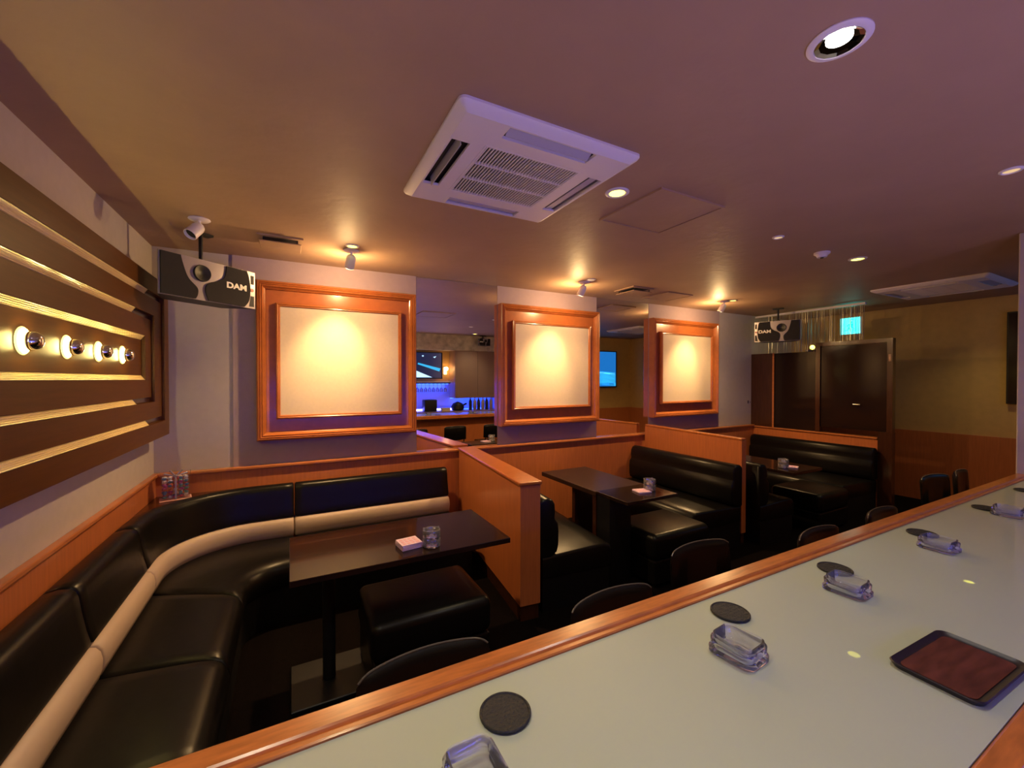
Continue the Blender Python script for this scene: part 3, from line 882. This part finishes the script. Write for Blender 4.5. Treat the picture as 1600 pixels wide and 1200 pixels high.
downlight(-0.15, 0.59, 'downlight over the near end of the counter, out of view', M_lensw, r=0.05, on=1.7, color=(1, 0.84, 0.58))

# big halogen above the counter: chrome reflector bowl
t = thing('halogen_downlight', 'large chrome-reflector downlight in the ceiling above the counter', 'ceiling light', (1.319, 0.59, ZC))
bm = B(); lathe(bm, [(0.056, -0.0008), (0.074, -0.0008), (0.074, -0.004), (0.066, -0.009), (0.056, -0.009)], 40, closed=True)
obj('trim_ring', bm, M_white, t, True)
bm = B(); lathe(bm, [(0.055, -0.008), (0.045, -0.004), (0.022, -0.0015)], 12)
obj('reflector', bm, M_chrome, t)
bm = B(); ball(bm, (-0.012, -0.006, -0.006), 0.030, 20, (1, 1, 0.16)); obj('lamp', bm, M_lensw, t, True)
add_light('SPOT', 'halogen_beam', (1.319, 0.59, ZC-0.03), P_DOWN*1.0, (1, 0.93, 0.80), (1.319, 0.59, 0), 0.04, 120, 0.9)

# smoke detector
t = thing('smoke_detector', 'small white smoke detector left of a bright downlight', 'smoke detector', (3.41, 1.62, ZC))
bm = B(); lathe(bm, [(0, -0.001), (0.05, -0.001), (0.05, -0.012), (0.035, -0.022), (0.03, -0.036), (0, -0.038)], 28)
obj('body', bm, M_white, t, True)
bm = B(); lathe(bm, [(0.0, -0.0385), (0.012, -0.0385), (0.010, -0.042), (0, -0.043)], 16); obj('sensor_tip', bm, M_blk, t, True)

# ------------------------------------------------------------------ track spots aimed at the framed panels
def spot(x, y, tx, ty, tz, label, lit=True, yaw=0):
    t = thing('spotlight', label, 'spotlight', (x, y, ZC), 0, 'ceiling spotlights')
    bm = B(); lathe(bm, [(0, -0.0008), (0.052, -0.0008), (0.054, -0.005), (0.046, -0.011), (0.0, -0.012)], 32)
    obj('ceiling_plate', bm, M_white, t, True)
    pv = Vector((0, 0, -0.045))
    bm = B(); cyl(bm, (0, 0, -0.012), pv, 0.008, n=12); ball(bm, pv, 0.013, 14)
    obj('swivel', bm, M_white, t, True)
    tgt = Vector((tx, ty, tz)) - Vector((x, y, ZC)) - pv
    d = tgt.normalized()
    q = d.to_track_quat('-Z', 'Y')
    bm = B()
    lathe(bm, [(0.0, 0.036), (0.018, 0.034), (0.029, 0.022), (0.033, 0.006), (0.034, -0.062), (0.032, -0.064), (0.030, -0.062), (0.029, -0.045), (0.0, -0.045)], 30)
    xform(bm, Matrix.Translation(pv + d*0.022) @ q.to_matrix().to_4x4())
    hd = obj('lamp_head', bm, M_white, t, True)
    bm = B(); lathe(bm, [(0, -0.0455), (0.0275, -0.0455), (0.0275, -0.049), (0, -0.052)], 24)
    xform(bm, Matrix.Translation(pv + d*0.022) @ q.to_matrix().to_4x4())
    obj('lamp_face', bm, M_lensw if lit else M_dark, hd, True)
    if lit:
        p = Vector((x, y, ZC)) + pv + d*0.09
        add_light('SPOT', 'panel_beam', p, P_SPOT, WARM, p+d, 0.02, 54, 1.0)
        add_light('SPOT', 'panel_flood', p, P_FLOOD, WARM, p+Vector((0, -0.04, -0.12)), 0.02, 150, 0.9)
        add_light('POINT', 'panel_spill', p + d*0.02, P_WASH, WARM, size=0.03)
    return t
spot(0.385, 3.17, 0.29, 3.60, 1.66, 'white cylindrical ceiling spotlight over the first framed panel')
spot(2.455, 3.17, 2.32, 3.60, 1.62, 'white cylindrical ceiling spotlight over the middle framed panel')
spot(4.520, 3.17, 4.36, 3.60, 1.60, 'white cylindrical ceiling spotlight over the third framed panel')
spot(-0.46, 2.96, -0.74, 2.65, 1.9, 'unlit ceiling spotlight just left of the loudspeaker bracket', lit=False)

# ------------------------------------------------------------------ loudspeakers
def catmull(P, n=6):
    out = []
    for i in range(len(P)-1):
        p0 = P[max(i-1, 0)]; p1 = P[i]; p2 = P[i+1]; p3 = P[min(i+2, len(P)-1)]
        for k in range(n):
            t_ = k/n
            out.append(tuple(0.5*((2*p1[a]) + (-p0[a]+p2[a])*t_ + (2*p0[a]-5*p1[a]+4*p2[a]-p3[a])*t_**2 + (-p0[a]+3*p1[a]-3*p2[a]+p3[a])*t_**3) for a in (0, 1)))
    out.append(P[-1]); return out

def loudspeaker(label, centre, normal, W=0.58, H=0.25, D=0.20, tilt=0, roll=0, flip=False):
    """front face centred on `centre`, facing `normal` (xy)."""
    ang = math.atan2(normal[1], normal[0]) + PI/2     # local -y faces normal
    t = thing('loudspeaker', label, 'loudspeaker', centre, 0, 'karaoke loudspeakers', rot=(R(tilt), R(roll), ang))
    h, v = W/2, H/2
    bm = B()
    prism(bm, [(-h, 0.004), (h, 0.004), (h*0.62, D), (-h*0.62, D)], 'z', -v, v)
    obj('cabinet', bm, M_blk, t)
    fl = -1 if flip else 1
    def S(s, q): return (fl*(-h + W*s), v - H*q)
    bm = B(); prism(bm, [S(0, 0), S(0, 1), S(1, 1), S(1, 0)], 'y', -0.006, 0.003)
    obj('silver_baffle', bm, M_silver, t)
    left = [S(0.012, 0.02)] + catmull([S(0.19, 0.02), S(0.215, 0.25), S(0.26, 0.52), S(0.345, 0.72), S(0.35, 0.88), S(0.33, 0.985)]) + [S(0.012, 0.985)]
    bm = B(); prism(bm, left, 'y', -0.016, -0.0061); obj('grille', bm, M_grille, t)
    right = catmull([S(0.655, 0.015), S(0.635, 0.30), S(0.56, 0.45), S(0.455, 0.57), S(0.43, 0.75), S(0.46, 0.985)]) + catmull([S(0.86, 0.985), S(0.915, 0.80), S(0.93, 0.5), S(0.915, 0.2), S(0.89, 0.015)])
    bm = B(); prism(bm, right, 'y', -0.016, -0.0061); gr = obj('grille', bm, M_grille, t)
    bm = B(); lathe(bm, [(0.0, 0.0), (0.020, 0.002), (0.040, 0.012), (0.049, 0.013), (0.052, 0.006), (0.052, 0.0), (0.0, -0.001)], 36)
    xform(bm, Matrix.Translation((fl*(-h+W*0.40), -0.0062, v-H*0.34)) @ Matrix.Rotation(R(90), 4, 'X') @ Matrix.Scale(H/0.25*0.98, 4)); obj('tweeter_horn', bm, M_blk, t, True)
    bm = text_mesh('DAM', 0.056*H/0.25, 0.0012, 0.0022)
    xform(bm, Matrix.Translation((fl*(-h+W*0.765), -0.0175, v-H*0.50)) @ Matrix.Rotation(R(90), 4, 'X') @ Matrix.Diagonal((1.12, 0.92, 1, 1)))
    obj('logo', bm, M_logo, gr, label='white lettering')
    for q0, q1 in ((0.10, 0.34), (0.66, 0.95)):
        bm = B(); prism(bm, [S(0.945, q0), S(0.985, q0), S(0.985, q1), S(0.945 if q0 < .5 else 0.925, q1)], 'y', -0.0075, -0.0061); obj('port', bm, M_dark, t)
    bm = B(); cyl(bm, (fl*(-h+W*0.962), -0.0061, v-H*0.5), (fl*(-h+W*0.962), -0.0085, v-H*0.5), 0.012, n=20); obj('emblem', bm, mat('red_emblem', (0.35, 0.05, 0.04), 0.4), t, True)
    # bracket up to the ceiling
    bm = B(); up = ZC - centre[2] - 0.001
    cyl(bm, (0, D*0.55, v), (0, D*0.55, up-0.010), 0.011, n=12)
    box(bm, -0.06, 0.06, D*0.55-0.03, D*0.55+0.03, up-0.014, up-0.002)
    box(bm, -0.018, 0.018, D*0.55-0.03, D*0.55+0.03, v, v+0.02)
    obj('ceiling_bracket', bm, M_blk, t)
    return t
nx, ny = 0.63, -0.776
loudspeaker('large black and silver loudspeaker hung in the corner by the left wall', (-0.436, 3.165, 2.103), (0.655, -0.755), 0.575, 0.247, 0.17)
loudspeaker('dark loudspeaker hung near the far end before the strand curtain', (5.50, 3.12, 2.115), (-0.93, -0.37), 0.50, 0.26, 0.18, flip=True)
loudspeaker('loudspeaker high over the bar, seen in the first mirror', (3.60, -0.62, 2.28), (0.1, 0.99), 0.28, 0.15, 0.11)

# ------------------------------------------------------------------ end screen: wainscot, smoked glass, dark door, strand curtain
XD = 5.93
t = thing('glass_screen', 'dark smoked-glass and wood screen wall behind the far end bench', 'screen', (XD, 3.0, 0))
obj('lower_panel', box(B(), -0.025, 0.03, -0.775, 0.725, 0.001, 0.812), M_woodz, t)
obj('sill', box(B(), -0.04, 0.04, -0.775, 0.725, 0.813, 0.832, 0.004, 1), M_wood, t)
obj('wood_stile', box(B(), -0.015, 0.03, 0.41, 0.725, 0.833, 1.86), M_darkw, t)
obj('edge_strip', box(B(), -0.022, -0.0155, 0.385, 0.408, 0.833, 1.86), M_wood, t)
obj('glass', box(B(), -0.006, 0.006, -0.128, 0.409, 0.833, 1.855), M_smoke, t)
obj('end_post', box(B(), -0.03, 0.05, -0.905, -0.776, 0.001, 0.90), M_darkw, t)
d = bpy.data.objects.new('door_1', None); d.location = (XD, 2.48, 0); COL.objects.link(d); d['kind'] = 'structure'
bm = B(); plate(bm, [-0.385, 0.385], [0.901, 1.96], -0.03, 0.04, [(-0.335, 0.335, 0.90, 1.915)])
xform(bm, Matrix(((0, 0, 1, 0), (1, 0, 0, 0), (0, 1, 0, 0), (0, 0, 0, 1))))
for v in bm.verts:
    if v.co.y > 0 and v.co.z < 0.9015: v.co.z = 0.833
    
obj('door_frame', bm, M_darkw, d)
obj('door_leaf', box(B(), -0.012, 0.02, -0.333, 0.333, 0.903, 1.912), M_smoke, d)
obj('door_handle', cyl(B(), (-0.035, -0.09, 1.20), (-0.035, -0.02, 1.20), 0.008, n=12), M_chrome, d, True)
obj('door_hinge', box(B(), -0.034, -0.0305, -0.372, -0.350, 1.70, 1.78), M_chrome, d)
# string curtain
bm = B()
y = 2.38
while y < 3.63:
    r = random.uniform(0.0012, 0.0035)
    zb = 1.962 if y < 2.87 else 1.862
    cyl(bm, (XD+0.01+random.uniform(-.006, .006), y, zb), (XD+0.01, y+random.uniform(-.004, .004), 2.375), r, n=6)
    y += random.uniform(0.008, 0.022)
o = tag(obj('strand_curtain', bm, M_strand), 'silvery strand curtain hanging over the dark screen, in front of the exit sign', 'curtain')
o['kind'] = 'stuff'
o = obj('curtain_rail', box(B(), XD-0.012, XD+0.03, 2.36, 3.66, 2.376, 2.40), M_white)
tag(o, 'pale curtain rail under the ceiling carrying the strand curtain', 'rail')
# exit sign
t = thing('exit_sign', 'glowing green emergency exit sign with running figure behind the strands', 'sign', (6.38, 2.70, 2.30))
obj('housing', box(B(), 0.003, 0.04, -0.115, 0.115, -0.225, 0.0, 0.004, 1), M_white, t)
obj('sign_face', box(B(), -0.002, 0.0028, -0.108, 0.108, -0.215, -0.01), M_exitw, t)
bm = B()
# door shape and running figure (facing -x; left of the picture is +y)
def fig(pts): prism(bm, pts, 'x', -0.0045, -0.0022)
fig([(0.000, -0.03), (-0.060, -0.03), (-0.060, -0.038), (-0.008, -0.038), (-0.008, -0.19), (0.000, -0.19)])
fig([(-0.052, -0.03), (-0.060, -0.03), (-0.060, -0.19), (-0.052, -0.19)])
fig([(0.010, -0.085), (-0.030, -0.085), (-0.020, -0.135), (0.012, -0.130)])
fig([(0.012, -0.128), (0.036, -0.165), (0.060, -0.165), (0.060, -0.175), (0.028, -0.178), (-0.002, -0.140)])
fig([(-0.008, -0.130), (-0.034, -0.150), (-0.024, -0.190), (-0.034, -0.190), (-0.046, -0.145), (-0.018, -0.125)])
fig([(0.006, -0.088), (0.034, -0.100), (0.040, -0.122), (0.032, -0.124), (0.026, -0.108), (0.0, -0.098)])
cyl(bm, (-0.0045, -0.012, -0.068), (-0.0022, -0.012, -0.068), 0.013, n=16)
obj('running_figure', bm, M_exit, t)
obj('hanger', cyl(B(), (0.02, 0, 0.0), (0.02, 0, 0.119), 0.008, n=10), M_white, t, True)
# globe lamp in the hall beyond the strands
t = thing('globe_lamp', 'small glowing globe lamp in the hall beyond the strand curtain', 'lamp', (6.30, 3.10, 0.20))
obj('pole', cyl(B(), (0, 0, -0.18), (0, 0, 1.66), 0.012, n=12), M_blk, t, True)
obj('base', cyl(B(), (0, 0, -0.199), (0, 0, -0.18), 0.12, n=24), M_blk, t, True)
bm = B(); ball(bm, (0, 0, 1.735), 0.030, 20); obj('globe', bm, M_lens, t, True)
bm = B(); lathe(bm, [(0.013, 1.66), (0.07, 1.675), (0.085, 1.70), (0.07, 1.685), (0.013, 1.672)], 24, closed=True); obj('dish', bm, M_chrome, t, True)
add_light('POINT', 'globe_light', (6.22, 3.10, 2.0), 0.8, (1, 0.72, 0.30), size=0.03)

# dark wall panel on the far yellow wall
t = thing('wall_screen', 'tall dark flat panel on the far yellow wall beside the pillar', 'screen', (XR, 1.05, 1.23))
obj('bezel', box(B(), -0.05, -0.002, -0.44, 0.43, 0.0, 1.0, 0.004, 1), M_blk, t)
obj('glass', box(B(), -0.0525, -0.0505, -0.425, 0.415, 0.015, 0.985), M_smoke, t)
# coat hook on back wall
t = thing('coat_hook', 'tiny bright hook at the right end of the back wall', 'hook', (5.84, YM+0.012, 1.17))
obj('plate', box(B(), -0.012, 0.012, -0.004, -0.0005, -0.02, 0.02), M_chrome, t)
bm = B(); cyl(bm, (0, -0.004, 0), (0, -0.03, 0), 0.004, n=10); ball(bm, (0, -0.032, 0), 0.008, 12); obj('peg', bm, M_chrome, t, True)

# ------------------------------------------------------------------ bar behind the camera (seen in the mirrors)
obj_w = thing('back_bar', 'back bar worktop with dark doors behind the counter', 'counter', (1.6, -0.9, 0))
obj('worktop', box(B(), XL-1.6+0.022, 4.045-1.6, -0.26, 0.25, 0.80, 0.84, 0.003, 1), M_cab, obj_w)
obj('carcass', box(B(), XL-1.6+0.022, 4.045-1.6, -0.26, 0.22, 0.001, 0.799), M_darkw, obj_w)
o = obj('backsplash', box(B(), XL+0.022, 4.045, YB+0.001, YB+0.012, 0.841, 1.44), M_splash)
tag(o, 'pale backsplash washed with blue light behind the bar', 'backsplash')
o = obj('cornice', box(B(), XL+0.022, 4.045, YB+0.013, -0.82, 2.10, ZC-0.002), M_marble)
tag(o, 'cream patterned cornice above the bar shelves', 'cornice')
t = thing('wall_cabinet', 'plain brown wall cabinet right of the bar television in the mirror', 'cabinet', (3.52, -1.0, 1.10))
obj('body', box(B(), -0.50, 0.52, -0.165, 0.175, 0.0, 0.998), M_cab, t)
obj('door', box(B(), -0.498, 0.008, 0.176, 0.192, 0.004, 0.994, 0.002, 1), M_cab, t)
obj('door', box(B(), 0.012, 0.518, 0.176, 0.192, 0.004, 0.994, 0.002, 1), M_cab, t)
t = thing('glass_shelf', 'long shelf under the bar television holding hanging stemware', 'shelf', (1.5, -1.03, 1.43))
obj('board', box(B(), -2.30, 1.49, -0.13, 0.13, 0.0, 0.02, 0.003, 1), M_white, t)
obj('hanging_rack', box(B(), -2.28, 1.47, -0.07, 0.07, -0.022, -0.001), M_blk, t)
def goblet():
    bm = B()
    lathe(bm, [(0.0, 0.0), (0.030, -0.001), (0.031, -0.004), (0.004, -0.008), (0.0035, -0.07), (0.012, -0.085), (0.030, -0.11), (0.034, -0.14), (0.030, -0.175),
               (0.0285, -0.175), (0.032, -0.14), (0.028, -0.112), (0.010, -0.088), (0.0, -0.086)], 20)
    return obj('stem_glass', bm, M_glass, None, True)
g0 = goblet(); g0.location = (1.60, -1.02, 1.407)
tag(g0, 'upside-down stem glass hanging under the bar shelf', 'glass', 'stemware hanging under the bar shelf')
for k in range(1, 16):
    c = g0.copy(); COL.objects.link(c); c.location = (1.60+0.085*k, -1.02, 1.407)
o = obj('led_strip', box(B(), XL+0.05, 2.98, -1.165, -1.150, 1.395, 1.402), M_blueled)
tag(o, 'glowing blue light strip under the bar shelf', 'light strip')
add_light('AREA', 'blue_strip_light', (1.2, -1.10, 1.38), P_BLUE, BLUE, (1.2, -1.165, 0.9), 3.4, sizey=0.05)
o = obj('led_strip', box(B(), 3.03, 4.0, -1.15, -1.135, 1.088, 1.095), M_blueled)
tag(o, 'glowing blue light strip under the brown wall cabinet', 'light strip')
add_light('AREA', 'blue_strip_light', (3.5, -1.02, 1.085), P_BLUE*0.22, BLUE, (3.5, -1.1, 0.85), 0.9, sizey=0.04)
# televisions
def television(label, centre, W, H, face, parts):
    t = thing('television', label, 'television', centre, face)
    h, v = W/2, H/2
    bm = B(); plate(bm, [-h, h], [-v, v], -0.02, 0.03, [(-h+0.016, h-0.016, -v+0.02, v-0.016)])
    xform(bm, Matrix.Rotation(R(90), 4, 'X')); obj('bezel', bm, M_blk, t)
    obj('screen', box(B(), -h+0.0165, h-0.0165, -0.012, 0.018, -v+0.0205, v-0.0165), M_scr, t)
    for m_, pts in parts:
        bm = B(); prism(bm, [(-h+0.018+(W-0.036)*a, v-0.018-(H-0.04)*b) for a, b in pts], 'y', -0.0135, -0.0122)
        obj('screen_picture', bm, m_, t)
    obj('wall_mount', box(B(), -0.08, 0.08, 0.0305, 0.075, -0.08, 0.08), M_blk, t)
    return t
# seen mirrored, so laid out the way it really faces (+y): local x runs towards -X
television('television over the bar shelf with a blue stage picture, seen in the first mirror', (2.36, -1.095, 1.785), 0.94, 0.56, PI,
           [(M_scr_cy, [(0.02, 0.62), (0.55, 0.40), (0.56, 0.46), (0.05, 0.74)]),
            (M_scr_w, [(0.22, 0.98), (0.62, 0.70), (0.72, 0.98)]),
            (M_scr_cy, [(0.60, 0.42), (0.66, 0.36), (0.80, 0.42), (0.84, 0.62), (0.74, 0.80), (0.62, 0.66)]),
            (M_scr_bl, [(0.72, 0.10), (0.86, 0.08), (0.90, 0.28), (0.76, 0.36)]),
            (M_scr_w, [(0.42, 0.10), (0.46, 0.10), (0.46, 0.15), (0.42, 0.15)]),
            (M_scr_w, [(0.60, 0.10), (0.64, 0.10), (0.64, 0.15), (0.60, 0.15)]),
            (M_scr_w, [(0.12, 0.12), (0.20, 0.16), (0.16, 0.20)])])
television('blue-lit television on the wall past the pillar, seen in the second mirror', (5.85, 0.24, 1.72), 1.20, 0.80, PI,
           [(M_scr_bl, [(0.0, 0.0), (1.0, 0.0), (1.0, 1.0), (0.0, 1.0)]),
            (M_scr_cy, [(0.0, 0.60), (0.9, 0.52), (1.0, 0.62), (1.0, 0.90), (0.0, 0.99)]),
            (M_scr_w, [(0.02, 0.63), (0.8, 0.55), (0.8, 0.57), (0.02, 0.66)])])
# warm sconce
t = thing('wall_sconce', 'small warm glowing wall lamp between television and brown cabinet', 'lamp', (2.915, -1.179, 1.60))
obj('shade', box(B(), -0.028, 0.028, 0.010, 0.07, 0.0, 0.16, 0.008, 2), M_warmglow, t)
obj('back_plate', box(B(), -0.035, 0.035, 0.001, 0.009, -0.01, 0.17), M_blk, t)
add_light('POINT', 'sconce_light', (2.915, -1.06, 1.72), 1.2, AMBER, size=0.04)
# bottles and boxes
def bottle(x, y, m, label):
    bm = B(); lathe(bm, [(0, 0), (0.034, 0), (0.037, 0.004), (0.037, 0.17), (0.030, 0.20), (0.014, 0.225), (0.013, 0.275), (0.016, 0.28), (0.016, 0.295), (0, 0.296)], 20)
    o = obj('bottle', bm, m, None, True); o.location = (x, y, 0.841)
    return tag(o, label, 'bottle', 'bottles on the back bar')
MB1 = mat('bottle_dark', (0.02, 0.03, 0.06), 0.1, coat=1); MB2 = mat('bottle_pale', (0.45, 0.4, 0.42), 0.2)
for k in range(6):
    bottle(3.38+0.095*k, -0.86+0.02*(k % 2), MB2 if k % 2 else MB1, ('pale' if k % 2 else 'dark')+' bottle on the back bar below the brown cabinet')
o = obj('napkin_box', box(B(), -0.09, 0.09, -0.05, 0.05, 0, 0.07, 0.006, 2), mat('cream_card', (0.8, 0.7, 0.45), 0.5)); o.location = (2.80, -0.78, 0.841)
tag(o, 'cream napkin box on the back bar', 'box')
bm = B(); lathe(bm, [(0, 0), (0.09, 0), (0.13, 0.02), (0.14, 0.08), (0.10, 0.15), (0.03, 0.18), (0, 0.19)], 24)
cyl(bm, (0.1, 0, 0.1), (0.2, 0, 0.14), 0.02, n=12)
o = obj('kettle', bm, M_blk, None, True); o.location = (3.10, -0.88, 0.841)
tag(o, 'round black kettle on the back bar', 'kettle')
o = obj('coffee_machine', box(B(), -0.13, 0.13, -0.1, 0.1, 0, 0.24, 0.02, 3), M_blk, None, True); o.location = (2.50, -0.90, 0.841)
tag(o, 'dark boxy machine on the back bar', 'appliance')
downlight(0.20, -0.42, 'downlight over the bar aisle behind the view', M_lens, on=P_BAR/16)
downlight(3.30, -0.42, 'downlight over the bar aisle, seen only in the mirror', M_lens, on=P_BAR/16)
# unseen lamps added low in the bar aisle as pinkish fill for the ceiling
fill0 = None
for x in (0.3, 1.9, 3.4):
    if fill0 is None:
        fill0 = thing('fill_lamp', 'added up-facing fill lamp low in the bar aisle behind the counter', 'lamp', (x, -0.30, 0), 0, 'added fill lamps in the bar aisle')
        obj('stand', cyl(B(), (0, 0, 0.001), (0, 0, 0.60), 0.012, n=12), M_blk, fill0, True)
        obj('shade', cyl(B(), (0, 0, 0.60), (0, 0, 0.66), 0.03, 0.06, 20), M_blk, fill0, True)
    else:
        dup(fill0, (x, -0.30, 0))
    add_light('SPOT', 'fill_light', (x, -0.30, 0.69), P_FILL*(0.35 if x > 3 else 1.15), (1.0, 0.66, 0.60), (x+0.25, 1.0, 2.42), 0.05, 150, 1.0)
# blue strip along the back of the worktop, shining up and out
o = obj('led_strip', box(B(), XL+0.05, 3.9, -1.165, -1.150, 0.842, 0.849), M_blueled)
tag(o, 'glowing blue light strip along the back of the bar worktop', 'light strip')
add_light('AREA', 'blue_up_light', (1.4, -1.10, 0.86), P_BLUEUP, (0.16, 0.14, 1.0), (1.4, 0.1, 2.1), 3.6, sizey=0.05)
